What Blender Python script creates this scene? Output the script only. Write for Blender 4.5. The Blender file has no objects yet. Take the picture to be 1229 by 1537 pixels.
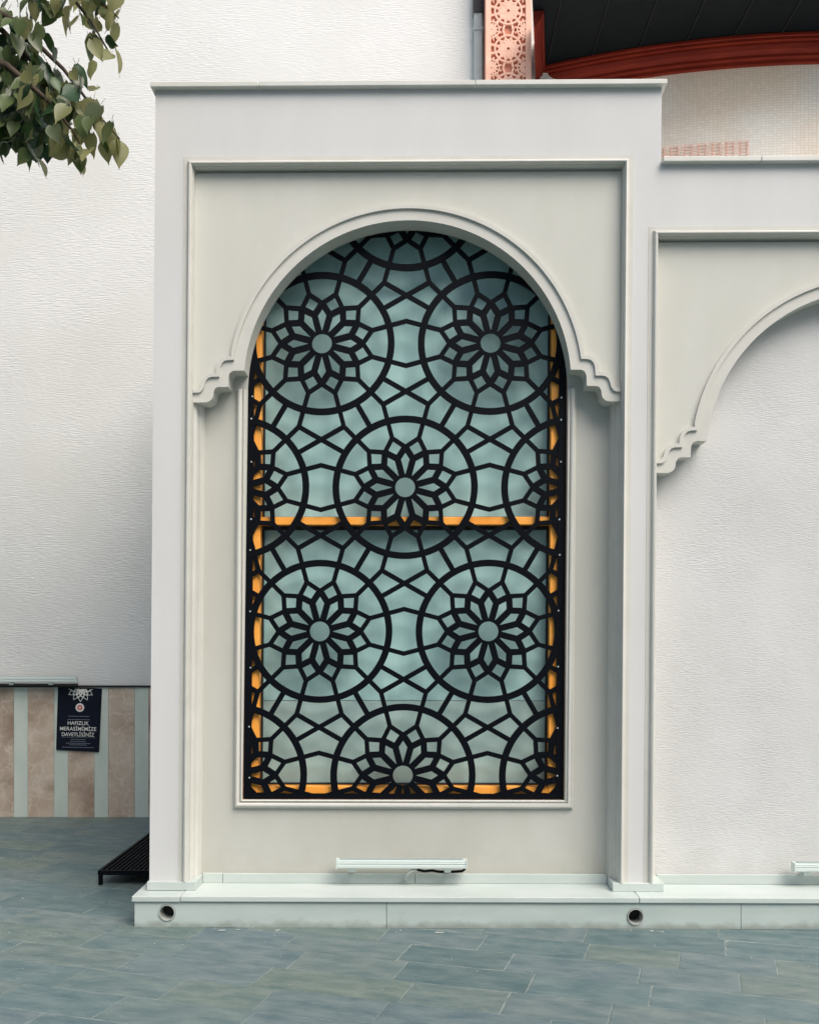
import bpy, bmesh, math, random
from mathutils import Vector, Matrix
from mathutils.geometry import tessellate_polygon
R = math.radians
random.seed(7)
S = bpy.context.scene
C = S.collection

# ------------------------------------------------------------------ camera, sky, sun, exposure
cam_d = bpy.data.cameras.new('camera'); cam = bpy.data.objects.new('camera', cam_d); C.objects.link(cam)
cam.location = (0, -5.2, 1.5)
cam.rotation_euler = (R(90), 0, 0.011)
cam_d.sensor_width = 36; cam_d.lens = 36 * 1500 / 1537
cam_d.shift_y = 181.5 / 1537; cam_d.shift_x = 0
cam_d.clip_start = 0.05; cam_d.clip_end = 600
S.camera = cam
EL, AZ = 50, 37                       # sun: up and to the right, in front of the wall
w = bpy.data.worlds.new('World'); S.world = w; w.use_nodes = True
nt = w.node_tree; bg = nt.nodes['Background']
sky = nt.nodes.new('ShaderNodeTexSky'); sky.sky_type = 'NISHITA'; sky.sun_disc = False
sky.sun_elevation = R(EL); sky.sun_rotation = R(180 - AZ); sky.dust_density = 4.0; sky.air_density = 1.2; sky.ozone_density = 0.6
nt.links.new(sky.outputs[0], bg.inputs[0]); bg.inputs[1].default_value = 0.12
sun_d = bpy.data.lights.new('sun', 'SUN'); sun_d.energy = 2.0; sun_d.angle = R(42); sun_d.color = (1.0, 0.965, 0.925)
sun = bpy.data.objects.new('sun', sun_d); C.objects.link(sun)
sdir = Vector((math.sin(R(AZ)) * math.cos(R(EL)), -math.cos(R(AZ)) * math.cos(R(EL)), math.sin(R(EL))))
sun.rotation_euler = sdir.to_track_quat('Z', 'Y').to_euler(); sun.location = (6, -8, 9)
S.view_settings.view_transform = 'Standard'; S.view_settings.look = 'None'
S.view_settings.gamma = 1; S.view_settings.use_curve_mapping = False
S.view_settings.exposure = 0.5

# ------------------------------------------------------------------ helpers
LEAN = 0.0078                          # the side building stands a hair out of plumb
class MB:
    def __init__(self): self.v = []; self.f = []
    def add(self, vs, fs):
        n = len(self.v); self.v += [tuple(p) for p in vs]; self.f += [tuple(i + n for i in f) for f in fs]
        return self
    def box(self, x0, x1, y0, y1, z0, z1):
        return self.add([(x0,y0,z0),(x1,y0,z0),(x1,y1,z0),(x0,y1,z0),(x0,y0,z1),(x1,y0,z1),(x1,y1,z1),(x0,y1,z1)],
            [(0,1,5,4),(1,2,6,5),(2,3,7,6),(3,0,4,7),(4,5,6,7),(3,2,1,0)])
    def prism(self, pts, y0, y1):       # outline in x,z pushed through y
        n = len(pts)
        return self.add([(p[0], y0, p[1]) for p in pts] + [(p[0], y1, p[1]) for p in pts],
            [tuple(range(n)), tuple(range(2*n-1, n-1, -1))] + [(i, i+n, (i+1) % n + n, (i+1) % n) for i in range(n)])
    def hprism(self, pts, z0, z1):      # outline in x,y pushed through z
        n = len(pts)
        return self.add([(p[0], p[1], z0) for p in pts] + [(p[0], p[1], z1) for p in pts],
            [tuple(range(n-1, -1, -1)), tuple(range(n, 2*n))] + [(i, (i+1) % n, (i+1) % n + n, i+n) for i in range(n)])
    def strip(self, a, b, y0, y1):      # band between two outlines of equal length
        n = len(a); vs = [(p[0],y0,p[1]) for p in a] + [(p[0],y0,p[1]) for p in b] + [(p[0],y1,p[1]) for p in a] + [(p[0],y1,p[1]) for p in b]
        fs = []
        for i in range(n-1):
            j = i+1
            fs += [(i,j,n+j,n+i), (2*n+i,3*n+i,3*n+j,2*n+j), (i,2*n+i,2*n+j,j), (n+i,n+j,3*n+j,3*n+i)]
        fs += [(0,n,3*n,2*n), (n-1,3*n-1,4*n-1,2*n-1)]
        return self.add(vs, fs)
    def holed(self, outer, hole, y0, y1):
        loops = [[Vector((p[0], p[1], 0)) for p in outer], [Vector((p[0], p[1], 0)) for p in hole]]
        tri = tessellate_polygon(loops); allp = list(outer) + list(hole); n = len(allp); a = len(outer)
        fs = [tuple(t) for t in tri] + [tuple(i + n for i in reversed(t)) for t in tri]
        for s, e in ((0, a), (a, n)):
            for i in range(s, e):
                j = i + 1 if i + 1 < e else s
                fs.append((i, i + n, j + n, j))
        return self.add([(p[0], y0, p[1]) for p in allp] + [(p[0], y1, p[1]) for p in allp], fs)
    def bar(self, a, b, wd, y0, y1, ext=0.0):
        dx, dz = b[0]-a[0], b[1]-a[1]; L = math.hypot(dx, dz) or 1e-6; ux, uz = dx/L, dz/L
        a = (a[0]-ux*ext, a[1]-uz*ext); b = (b[0]+ux*ext, b[1]+uz*ext); nx, nz = -uz*wd/2, ux*wd/2
        return self.prism([(a[0]+nx,a[1]+nz),(b[0]+nx,b[1]+nz),(b[0]-nx,b[1]-nz),(a[0]-nx,a[1]-nz)], y0, y1)
    def ring(self, c, r0, r1, y0, y1, n=72, zs=1.0):
        vs, fs = [], []
        for i in range(n):
            a = 2*math.pi*i/n; co, si = math.cos(a), math.sin(a)*zs
            for r, y in ((r0,y0),(r1,y0),(r1,y1),(r0,y1)): vs.append((c[0]+r*co, y, c[1]+r*si))
        for i in range(n):
            j = (i+1) % n
            for k in range(4): fs.append((i*4+k, i*4+(k+1)%4, j*4+(k+1)%4, j*4+k))
        return self.add(vs, fs)
    def tube(self, pts, rads, n=8, cap=True):
        pts = [Vector(p) for p in pts]; vs, fs = [], []; m = len(pts)
        for i, p in enumerate(pts):
            t = (pts[min(i+1,m-1)] - pts[max(i-1,0)]).normalized()
            s = t.cross(Vector((0,0,1)) if abs(t.z) < .9 else Vector((1,0,0))).normalized(); u = t.cross(s)
            r = rads[i] if isinstance(rads, (list, tuple)) else rads
            for k in range(n):
                a = 2*math.pi*k/n; vs.append(tuple(p + s*math.cos(a)*r + u*math.sin(a)*r))
        for i in range(m-1):
            for k in range(n): fs.append((i*n+k, i*n+(k+1)%n, (i+1)*n+(k+1)%n, (i+1)*n+k))
        if cap: fs += [tuple(range(n-1,-1,-1)), tuple(range((m-1)*n, m*n))]
        return self.add(vs, fs)
    def cyl(self, c, r, y0, y1, n=32):
        return self.prism([(c[0]+r*math.cos(2*math.pi*i/n), c[1]+r*math.sin(2*math.pi*i/n)) for i in range(n)], y0, y1)
    def mesh(self, name, m, lean=False, smooth=False, clip=None):
        me = bpy.data.meshes.new(name); v = self.v
        if lean and not clip: v = [(x + LEAN*(z-1.5), y, z) for x, y, z in v]
        me.from_pydata(v, [], self.f)
        bm = bmesh.new(); bm.from_mesh(me)
        if clip:
            x0, x1, z0, z1 = clip
            for co, no in (((x0,0,0),(-1,0,0)),((x1,0,0),(1,0,0)),((0,0,z0),(0,0,-1)),((0,0,z1),(0,0,1))):
                g = bm.verts[:] + bm.edges[:] + bm.faces[:]
                bmesh.ops.bisect_plane(bm, geom=g, plane_co=co, plane_no=no, clear_outer=True)
            if lean:
                for q in bm.verts: q.co.x += LEAN*(q.co.z-1.5)
        bmesh.ops.recalc_face_normals(bm, faces=bm.faces[:])
        if smooth:
            for f in bm.faces: f.smooth = True
        bm.to_mesh(me); bm.free(); me.materials.append(m)
        return me
    def build(self, name, m, parent=None, lean=False, smooth=False, clip=None, bevel=0):
        me = self.mesh(name, m, lean, smooth, clip)
        if len(me.vertices) == 0: return None
        o = bpy.data.objects.new(name, me); C.objects.link(o)
        if parent: o.parent = parent
        if bevel:
            b = o.modifiers.new('bevel', 'BEVEL'); b.width = bevel; b.segments = 2; b.limit_method = 'ANGLE'; b.angle_limit = R(40)
        return o
def smooth_by_angle(o, deg=35):
    for p in o.data.polygons: p.use_smooth = True
    o.data.set_sharp_from_angle(angle=R(deg))
def thing(name, label, cat, group=None, loc=(0,0,0)):
    o = bpy.data.objects.new(name, None); C.objects.link(o); o.location = loc; o.empty_display_size = .2
    return tag(o, label, cat, group)
def tag(o, label, cat=None, group=None, kind=None):
    o['label'] = label
    if cat: o['category'] = cat
    if group: o['group'] = group
    if kind: o['kind'] = kind
    return o
def put(name, me, parent, loc=(0,0,0), rot=(0,0,0), sc=1):
    o = bpy.data.objects.new(name, me); C.objects.link(o); o.parent = parent
    o.location = loc; o.rotation_euler = rot; o.scale = (sc,sc,sc) if not isinstance(sc, tuple) else sc
    return o

# ------------------------------------------------------------------ materials
def N(nt, t, **kw):
    n = nt.nodes.new(t)
    for k, v in kw.items():
        if k in n.inputs: n.inputs[k].default_value = v
        else: setattr(n, k, v)
    return n
def mat(name, col, rough=.8, col2=None, nscale=3.0, nmap=(1,1,1), detail=6, bump=0, bscale=200, bmap=(1,1,1), rand=0, spec=.5, metal=0, lo=.35, hi=.65, bdist=.002, rnd_col=None):
    m = bpy.data.materials.new(name); m.use_nodes = True; nt = m.node_tree; L = nt.links.new
    b = nt.nodes['Principled BSDF']; b.inputs['Roughness'].default_value = rough; b.inputs['Specular IOR Level'].default_value = spec
    b.inputs['Metallic'].default_value = metal
    tc = N(nt, 'ShaderNodeTexCoord'); src = tc.outputs['Object']
    if rand:
        oi = N(nt, 'ShaderNodeObjectInfo'); cmb = N(nt, 'ShaderNodeVectorMath', operation='SCALE'); cmb.inputs['Scale'].default_value = 37.0
        av = N(nt, 'ShaderNodeCombineXYZ'); L(oi.outputs['Random'], av.inputs[0]); L(oi.outputs['Random'], av.inputs[1]); L(av.outputs[0], cmb.inputs[0])
        ad = N(nt, 'ShaderNodeVectorMath', operation='ADD'); L(src, ad.inputs[0]); L(cmb.outputs[0], ad.inputs[1]); src = ad.outputs[0]
    c = col + (1,)
    last = None
    if col2:
        mp = N(nt, 'ShaderNodeMapping'); mp.inputs['Scale'].default_value = nmap; L(src, mp.inputs[0])
        no = N(nt, 'ShaderNodeTexNoise', Scale=nscale, Detail=detail, Roughness=.6); L(mp.outputs[0], no.inputs['Vector'])
        cr = N(nt, 'ShaderNodeValToRGB'); cr.color_ramp.elements[0].position = lo; cr.color_ramp.elements[1].position = hi
        cr.color_ramp.elements[0].color = c; cr.color_ramp.elements[1].color = col2 + (1,)
        L(no.outputs['Fac'], cr.inputs[0]); last = cr.outputs[0]
    if rand:
        mx = N(nt, 'ShaderNodeMix', data_type='RGBA', blend_type='MULTIPLY'); mx.inputs[0].default_value = 1
        r2 = N(nt, 'ShaderNodeValToRGB'); e = r2.color_ramp.elements
        a, z = rnd_col or ((1-rand,)*3, (1+rand,)*3)
        e[0].color = a + (1,); e[1].color = z + (1,)
        if name == 'slate_paving':
            for p_, c_ in ((.3, (.92,1.0,1.06)), (.5, (1.12,1.08,.96)), (.72, (.98,1.0,1.1))):
                q_ = e.new(p_); q_.color = c_ + (1,)
        L(oi.outputs['Random'], r2.inputs[0]); L(r2.outputs[0], mx.inputs[7])
        if last: L(last, mx.inputs[6])
        else: mx.inputs[6].default_value = c
        last = mx.outputs[2]
    if last: L(last, b.inputs['Base Color'])
    else: b.inputs['Base Color'].default_value = c
    if bump:
        mp2 = N(nt, 'ShaderNodeMapping'); mp2.inputs['Scale'].default_value = bmap; L(src, mp2.inputs[0])
        n2 = N(nt, 'ShaderNodeTexNoise', Scale=bscale, Detail=3); L(mp2.outputs[0], n2.inputs['Vector'])
        bp = N(nt, 'ShaderNodeBump', Strength=bump, Distance=bdist)
        if 'combed' in name:
            n3 = N(nt, 'ShaderNodeTexNoise', Scale=2.6, Detail=4); L(src, n3.inputs['Vector'])
            mr = N(nt, 'ShaderNodeMapRange'); mr.inputs['From Min'].default_value = .3; mr.inputs['From Max'].default_value = .7; mr.inputs['To Min'].default_value = bump*.35; mr.inputs['To Max'].default_value = bump*1.25
            L(n3.outputs['Fac'], mr.inputs['Value']); L(mr.outputs[0], bp.inputs['Strength'])
        L(n2.outputs['Fac'], bp.inputs['Height']); L(bp.outputs[0], b.inputs['Normal'])
    return m
def srgb(r, g, b):
    return tuple((c/255/12.92 if c <= 10 else ((c/255+.055)/1.055)**2.4) for c in (r, g, b))

M = {}
def marble_mat(name, a, b, c):
    m = mat(name, a, .3, b, 5, rand=.08, detail=12, lo=.3, hi=.7); nt = m.node_tree; L = nt.links.new; p = nt.nodes['Principled BSDF']
    old = p.inputs['Base Color'].links[0].from_socket; tc = N(nt, 'ShaderNodeTexCoord')
    n1 = N(nt, 'ShaderNodeTexNoise', Scale=7.0, Detail=8); L(tc.outputs['Object'], n1.inputs['Vector'])
    ds = N(nt, 'ShaderNodeMix', data_type='VECTOR'); ds.inputs[0].default_value = .22; L(tc.outputs['Object'], ds.inputs[4]); L(n1.outputs['Color'], ds.inputs[5])
    vo = N(nt, 'ShaderNodeTexVoronoi', feature='DISTANCE_TO_EDGE', Scale=9.0); L(ds.outputs[1], vo.inputs['Vector'])
    cr = N(nt, 'ShaderNodeValToRGB'); cr.color_ramp.elements[0].position = .0; cr.color_ramp.elements[1].position = .07
    cr.color_ramp.elements[0].color = (1,1,1,1); cr.color_ramp.elements[1].color = (0,0,0,1); L(vo.outputs['Distance'], cr.inputs[0])
    ml = N(nt, 'ShaderNodeMath', operation='MULTIPLY'); L(cr.outputs[0], ml.inputs[0]); L(n1.outputs['Fac'], ml.inputs[1])
    mx = N(nt, 'ShaderNodeMix', data_type='RGBA'); L(ml.outputs[0], mx.inputs[0]); L(old, mx.inputs[6]); mx.inputs[7].default_value = srgb(226,212,198) + (1,)
    n3 = N(nt, 'ShaderNodeTexNoise', Scale=3.1, Detail=6); L(tc.outputs['Object'], n3.inputs['Vector'])
    c3 = N(nt, 'ShaderNodeValToRGB'); c3.color_ramp.elements[0].position = .5; c3.color_ramp.elements[1].position = .66; L(n3.outputs['Fac'], c3.inputs[0])
    m3 = N(nt, 'ShaderNodeMath', operation='MULTIPLY'); m3.inputs[1].default_value = .75; L(c3.outputs[0], m3.inputs[0])
    m2 = N(nt, 'ShaderNodeMix', data_type='RGBA'); L(m3.outputs[0], m2.inputs[0]); L(mx.outputs[2], m2.inputs[6]); m2.inputs[7].default_value = c + (1,)
    L(m2.outputs[2], p.inputs['Base Color']); return m
M['render'] = mat('painted_render', srgb(204,204,202), .9, srgb(214,214,213), 1.6, nmap=(1.6,1,.5), detail=9, lo=.25, hi=.75, bump=.5, bscale=260, bdist=.0015)
M['render_warm'] = mat('warm_painted_render', srgb(197,197,187), .9, srgb(207,207,199), 1.7, nmap=(1.5,1,.6), detail=9, lo=.25, hi=.75, bump=.5, bscale=260, bdist=.0015)
M['render_shaded'] = mat('shaded_warm_render', srgb(182,182,173), .9, srgb(193,193,186), 1.7, nmap=(1.5,1,.6), detail=9, lo=.25, hi=.75, bump=.5, bscale=260, bdist=.0015)  # same paint, darkened to put the recess shade into the niche field
M['mould'] = mat('painted_moulding', srgb(199,198,190), .75, srgb(205,204,197), 6, bump=.15, bscale=120)
M['comb'] = mat('combed_plaster', srgb(204,204,202), .9, srgb(212,212,211), 2, bump=.8, bscale=1, bmap=(32,32,230), bdist=.005)
M['comb_white'] = mat('white_combed_plaster', srgb(215,215,210), .9, srgb(228,228,226), 1.3, detail=9, lo=.3, hi=.7, bump=1.0, bscale=1, bmap=(16,16,125), bdist=.0055)
M['marble'] = mat('white_marble', srgb(198,206,202), .36, srgb(184,195,190), 3.5, nmap=(.6,1,2.2), rand=.05, detail=10)
M['marble_face'] = mat('grey_white_marble', srgb(192,203,199), .4, srgb(178,191,187), 4, nmap=(.5,1,2), rand=.05, detail=10)
def grime(m, col, z0, z1, amt, scale=9):
    nt = m.node_tree; L = nt.links.new; p = nt.nodes['Principled BSDF']; old = p.inputs['Base Color'].links[0].from_socket
    tc = N(nt, 'ShaderNodeTexCoord'); sx = N(nt, 'ShaderNodeSeparateXYZ'); L(tc.outputs['Object'], sx.inputs[0])
    no = N(nt, 'ShaderNodeTexNoise', Scale=scale, Detail=8); L(tc.outputs['Object'], no.inputs['Vector'])
    mr = N(nt, 'ShaderNodeMapRange'); L(sx.outputs['Z'], mr.inputs['Value']); mr.inputs['From Min'].default_value = z0; mr.inputs['From Max'].default_value = z1; mr.inputs['To Min'].default_value = .62; mr.inputs['To Max'].default_value = -.05
    ad = N(nt, 'ShaderNodeMath', operation='ADD'); L(mr.outputs[0], ad.inputs[0]); L(no.outputs['Fac'], ad.inputs[1])
    m2 = N(nt, 'ShaderNodeMapRange'); L(ad.outputs[0], m2.inputs['Value']); m2.inputs['From Min'].default_value = .62; m2.inputs['From Max'].default_value = 1.05; m2.inputs['To Max'].default_value = amt
    mx = N(nt, 'ShaderNodeMix', data_type='RGBA'); L(m2.outputs[0], mx.inputs[0]); L(old, mx.inputs[6]); mx.inputs[7].default_value = col + (1,); L(mx.outputs[2], p.inputs['Base Color'])
grime(M['marble_face'], srgb(120,124,112), 0, .05, .6, 14)
grime(M['render_shaded'], srgb(150,146,130), .2, .4, .2, 7)
grime(M['comb'], srgb(160,156,142), .2, .4, .2, 7)
M['brown'] = marble_mat('brown_marble', srgb(186,162,142), srgb(212,196,178), srgb(142,116,98))
M['green'] = mat('pale_green_marble', srgb(200,210,199), .3, srgb(212,218,208), 7, nmap=(1,1,.5), rand=.05, detail=10)
M['slate'] = mat('slate_paving', srgb(78,99,101), .5, srgb(116,128,124), 6, nmap=(1,2.2,1), rand=.2, detail=14, lo=.3, hi=.7,
    bump=1.0, bscale=22, bmap=(1,1.8,1), bdist=.005, rnd_col=((.74,.84,.88),(1.14,1.10,1.05)))
M['joint'] = mat('paving_joint_sand', srgb(100,114,112), .95, srgb(142,150,144), 14)
M['black'] = mat('black_metal_paint', (.0025,.0035,.006), .5, spec=.1)
M['orange'] = mat('orange_wood_frame', srgb(255,166,62), .45, srgb(255,178,78), 7, nmap=(1,1,.3))
M['gasket'] = mat('black_rubber', (.01,.01,.012), .6)
M['coping'] = mat('white_sheet_metal', srgb(214,214,208), .35, srgb(205,205,196), 4)
M['lamp'] = mat('white_lamp_housing', srgb(208,218,214), .35)
M['lamp_grey'] = mat('grey_lamp_bracket', srgb(150,165,160), .45)
M['cable'] = mat('grey_cable', srgb(176,182,178), .5)
M['pipe'] = mat('white_plastic_pipe', srgb(186,190,186), .4, srgb(160,164,158), 20)
M['void'] = mat('dark_pipe_inside', (.004,.004,.005), .9)
M['salmon'] = mat('salmon_carved_panel', srgb(240,188,164), .8, srgb(244,198,176), 8, bump=.2, bscale=150)
M['salmon_back'] = mat('salmon_panel_ground', srgb(212,144,120), .9)
M['zinc'] = mat('grey_downpipe_metal', srgb(168,180,178), .4, srgb(182,194,192), 5)
M['cornice'] = mat('red_brown_paint', srgb(108,30,18), .6, srgb(128,42,24), 3, nmap=(1,1,8), spec=.2)
M['soffit'] = mat('dark_soffit_metal', srgb(10,19,23), .6, srgb(16,24,26), 2, spec=.15)
M['paper'] = mat('navy_poster_paper', (.004,.006,.016), .5, spec=.2)
M['ink'] = mat('white_print', srgb(225,225,218), .6)
M['ink_dim'] = mat('dim_print', srgb(120,128,140), .6)
M['ink_red'] = mat('red_print', srgb(190,50,40), .6)
M['bark'] = mat('tree_bark', srgb(84,72,58), .9, srgb(60,50,40), 12, nmap=(1,1,.25), bump=.8, bscale=30)
M['crumb'] = mat('dry_mortar', srgb(160,166,160), .9, srgb(186,190,182), 30)
M['white_wall'] = M['comb_white']

def leaf_mat(name, a, b, trans):
    m = bpy.data.materials.new(name); m.use_nodes = True; nt = m.node_tree; L = nt.links.new
    p = nt.nodes['Principled BSDF']; out = nt.nodes['Material Output']
    oi = N(nt, 'ShaderNodeObjectInfo'); tc = N(nt, 'ShaderNodeTexCoord'); no = N(nt, 'ShaderNodeTexNoise', Scale=9.0, Detail=3)
    L(tc.outputs['Object'], no.inputs['Vector'])
    ad = N(nt, 'ShaderNodeMath', operation='ADD'); L(oi.outputs['Random'], ad.inputs[0]); L(no.outputs['Fac'], ad.inputs[1])
    hf = N(nt, 'ShaderNodeMath', operation='MULTIPLY'); hf.inputs[1].default_value = .52; L(ad.outputs[0], hf.inputs[0])
    cr = N(nt, 'ShaderNodeValToRGB'); cr.color_ramp.elements[0].color = a + (1,); cr.color_ramp.elements[1].color = b + (1,)
    cr.color_ramp.elements[0].position = .2; cr.color_ramp.elements[1].position = .85
    L(hf.outputs[0], cr.inputs[0])
    # pale underside
    geo = N(nt, 'ShaderNodeNewGeometry'); mx = N(nt, 'ShaderNodeMix', data_type='RGBA')
    bk = N(nt, 'ShaderNodeMath', operation='MULTIPLY'); bk.inputs[1].default_value = .42; L(geo.outputs['Backfacing'], bk.inputs[0]); L(bk.outputs[0], mx.inputs[0]); L(cr.outputs[0], mx.inputs[6]); mx.inputs[7].default_value = (.17,.185,.075,1)
    L(mx.outputs[2], p.inputs['Base Color']); p.inputs['Roughness'].default_value = .38
    t = N(nt, 'ShaderNodeBsdfTranslucent'); L(mx.outputs[2], t.inputs[0]); ms = N(nt, 'ShaderNodeMixShader'); ms.inputs[0].default_value = trans
    L(p.outputs[0], ms.inputs[1]); L(t.outputs[0], ms.inputs[2]); L(ms.outputs[0], out.inputs[0])
    return m
LM = [leaf_mat('shaded_leaf', (.006,.022,.010), (.03,.075,.028), .15), leaf_mat('green_leaf', (.025,.07,.02), (.11,.18,.055), .35),
      leaf_mat('lit_olive_leaf', (.24,.25,.10), (.46,.43,.20), .42)]  # leaf tones carry light: dark for shaded inside, olive undersides for lit-through edge

def glass_mat(name, a, b):
    m = bpy.data.materials.new(name); m.use_nodes = True; nt = m.node_tree; L = nt.links.new
    p = nt.nodes['Principled BSDF']; tc = N(nt, 'ShaderNodeTexCoord'); mp = N(nt, 'ShaderNodeMapping'); mp.inputs['Scale'].default_value = (9,1,.35)
    L(tc.outputs['Object'], mp.inputs[0]); no = N(nt, 'ShaderNodeTexNoise', Scale=2.2, Detail=5); L(mp.outputs[0], no.inputs['Vector'])
    n2 = N(nt, 'ShaderNodeTexNoise', Scale=1.6, Detail=3); L(tc.outputs['Object'], n2.inputs['Vector'])
    ad = N(nt, 'ShaderNodeMath', operation='ADD'); L(no.outputs['Fac'], ad.inputs[0]); L(n2.outputs['Fac'], ad.inputs[1])
    hf = N(nt, 'ShaderNodeMath', operation='MULTIPLY'); hf.inputs[1].default_value = .5; L(ad.outputs[0], hf.inputs[0])
    cr = N(nt, 'ShaderNodeValToRGB'); cr.color_ramp.elements[0].position = .38; cr.color_ramp.elements[1].position = .62
    cr.color_ramp.elements[0].color = a + (1,); cr.color_ramp.elements[1].color = b + (1,)
    L(hf.outputs[0], cr.inputs[0]); L(cr.outputs[0], p.inputs['Base Color'])
    p.inputs['Roughness'].default_value = .45; p.inputs['Coat Weight'].default_value = .6; p.inputs['Coat Roughness'].default_value = .04
    return m
M['glass'] = glass_mat('curtained_glass', srgb(182,224,221), srgb(194,234,230))
M['glass_reflect'] = glass_mat('reflection_grey_glass', srgb(184,214,208), srgb(194,220,214))  # base colour greyed to paint a reflection into the lowest pane

def mosaic_mat():
    m = bpy.data.materials.new('mosaic_tiles'); m.use_nodes = True; nt = m.node_tree; L = nt.links.new
    p = nt.nodes['Principled BSDF']; p.inputs['Roughness'].default_value = .6
    tc = N(nt, 'ShaderNodeTexCoord'); sx = N(nt, 'ShaderNodeSeparateXYZ'); L(tc.outputs['Object'], sx.inputs[0])
    cx = N(nt, 'ShaderNodeCombineXYZ'); L(sx.outputs['X'], cx.inputs[0]); L(sx.outputs['Z'], cx.inputs[1])
    br = N(nt, 'ShaderNodeTexBrick', Scale=1.0); br.inputs['Brick Width'].default_value = .030; br.inputs['Row Height'].default_value = .02
    br.inputs['Mortar Size'].default_value = .003; br.offset = 0.0
    br.inputs['Color1'].default_value = srgb(240,236,228) + (1,); br.inputs['Color2'].default_value = srgb(226,224,214) + (1,); br.inputs['Mortar'].default_value = srgb(222,214,202) + (1,)
    L(cx.outputs[0], br.inputs['Vector'])
    no = N(nt, 'ShaderNodeTexNoise', Scale=1.3, Detail=4); L(tc.outputs['Object'], no.inputs['Vector'])
    cr = N(nt, 'ShaderNodeValToRGB'); cr.color_ramp.elements[0].position = .4; cr.color_ramp.elements[1].position = .62
    cr.color_ramp.elements[0].color = (1,1,1,1); cr.color_ramp.elements[1].color = (1.0,.86,.74,1)
    L(no.outputs['Fac'], cr.inputs[0]); mx = N(nt, 'ShaderNodeMix', data_type='RGBA', blend_type='MULTIPLY'); mx.inputs[0].default_value = .8
    L(br.outputs['Color'], mx.inputs[6]); L(cr.outputs[0], mx.inputs[7]); L(mx.outputs[2], p.inputs['Base Color'])
    bp = N(nt, 'ShaderNodeBump', Strength=.35, Distance=.003, invert=True); L(br.outputs['Fac'], bp.inputs['Height']); L(bp.outputs[0], p.inputs['Normal'])
    return m
M['mosaic'] = mosaic_mat()

# ------------------------------------------------------------------ ground with paving stones
gr = bpy.data.objects.new('paving', None); C.objects.link(gr)
bpy.data.objects.remove(gr)
def ground_mat():
    m = bpy.data.materials.new('far_paving'); m.use_nodes = True; nt = m.node_tree; L = nt.links.new
    p = nt.nodes['Principled BSDF']; p.inputs['Roughness'].default_value = .7
    tc = N(nt, 'ShaderNodeTexCoord'); mp = N(nt, 'ShaderNodeMapping'); mp.inputs['Rotation'].default_value = (0,0,R(16)); L(tc.outputs['Object'], mp.inputs[0])
    br = N(nt, 'ShaderNodeTexBrick', Scale=1.0); br.inputs['Brick Width'].default_value = .53; br.inputs['Row Height'].default_value = .25; br.inputs['Mortar Size'].default_value = .006
    br.inputs['Color1'].default_value = srgb(86,104,104) + (1,); br.inputs['Color2'].default_value = srgb(106,118,116) + (1,); br.inputs['Mortar'].default_value = srgb(118,126,120) + (1,)
    L(mp.outputs[0], br.inputs['Vector']); L(br.outputs['Color'], p.inputs['Base Color'])
    return m
GA = R(16); ux, uy = math.cos(GA), -math.sin(GA)
base = MB(); base.add([(-300,-300,-.012),(300,-300,-.012),(300,300,-.012),(-300,300,-.012)], [(0,1,2,3)])
ground = base.build('ground', ground_mat()); ground['kind'] = 'structure'; ground['label'] = 'slate paved forecourt in staggered rectangular blocks'
bed = MB().box(-4.9, 4.2, -2.4, 3.2, -.011, -.0020).build('paving_bed', M['joint'], ground)
stone = {}
for L_ in (.42, .5, .58, .66):
    for k in range(2):
        b = MB(); h = L_/2 - .0022; g = .125 - .0022
        b.add([(-h,-g,-.008),(h,-g,-.008),(h,g,-.008),(-h,g,-.008),(-h,-g,-.0016),(h,-g,-.0016),(h,g,-.0016),(-h,g,-.0016),
               (-h+.004,-g+.004,0),(h-.004,-g+.004,0),(h-.004,g-.004,0),(-h+.004,g-.004,0)],
              [(0,1,5,4),(1,2,6,5),(2,3,7,6),(3,0,4,7),(4,5,9,8),(5,6,10,9),(6,7,11,10),(7,4,8,11),(8,9,10,11)])
        stone[L_, k] = b.mesh('paving_stone', M['slate'])
nst = 0
for r in range(-22, 30):
    s = -7 + random.random() * .5
    while s < 7:
        L_ = random.choice((.42, .5, .58, .66)); c = s + L_/2; s += L_
        vx, vy = -uy, ux
        x = c*ux + r*.25*vx; y = c*uy + r*.25*vy
        if y < -1.85 or y > 3.05 or x < -4.3 or x > 2.6: continue
        if y > .05 and x > -1.3: continue
        if x < -2.6 - max(0, y)*.32 or x > 2.2: 
            continue
        o = put('paving_stone', stone[L_, random.randint(0,1)], ground, (x, y, random.uniform(-.0015,.0012)), (random.uniform(-.003,.003), random.uniform(-.002,.002), -GA))
        nst += 1
print('stones', nst)

# ------------------------------------------------------------------ white rear wall with striped marble dado
rw = thing('rear_wall', 'tall white combed-plaster wall behind, with a striped brown and pale marble dado', 'wall', loc=(-3, 2.93, 0))
def at_rw(o): 
    o.parent = rw; o.matrix_parent_inverse = Matrix.Translation((3, -2.93, 0)); return o
at_rw(MB().box(-9, 1.25, 2.935, 3.2, 0, 8.6).build('wall_face', M['comb_white']))
at_rw(MB().box(-9, -1.36, 2.895, 2.933, 1.058, 1.072).build('dado_cap', M['gasket']))
xs = [-3.3095]; k = 0
edges = []
x = -5.62
while x < -1.3:
    edges.append((x, x+.1145, 'green')); edges.append((x+.1145, x+.3285, 'brown')); x += .3285
# shift so the visible joints fall where they are in place
off = -3.3095 - (-5.62 + .3285*7)
for a, b, kk in edges:
    at_rw(MB().box(a+off+.0012, b+off-.0012, 2.908, 2.934, 0, 1.0565).build('marble_panel', M[kk]))

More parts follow.
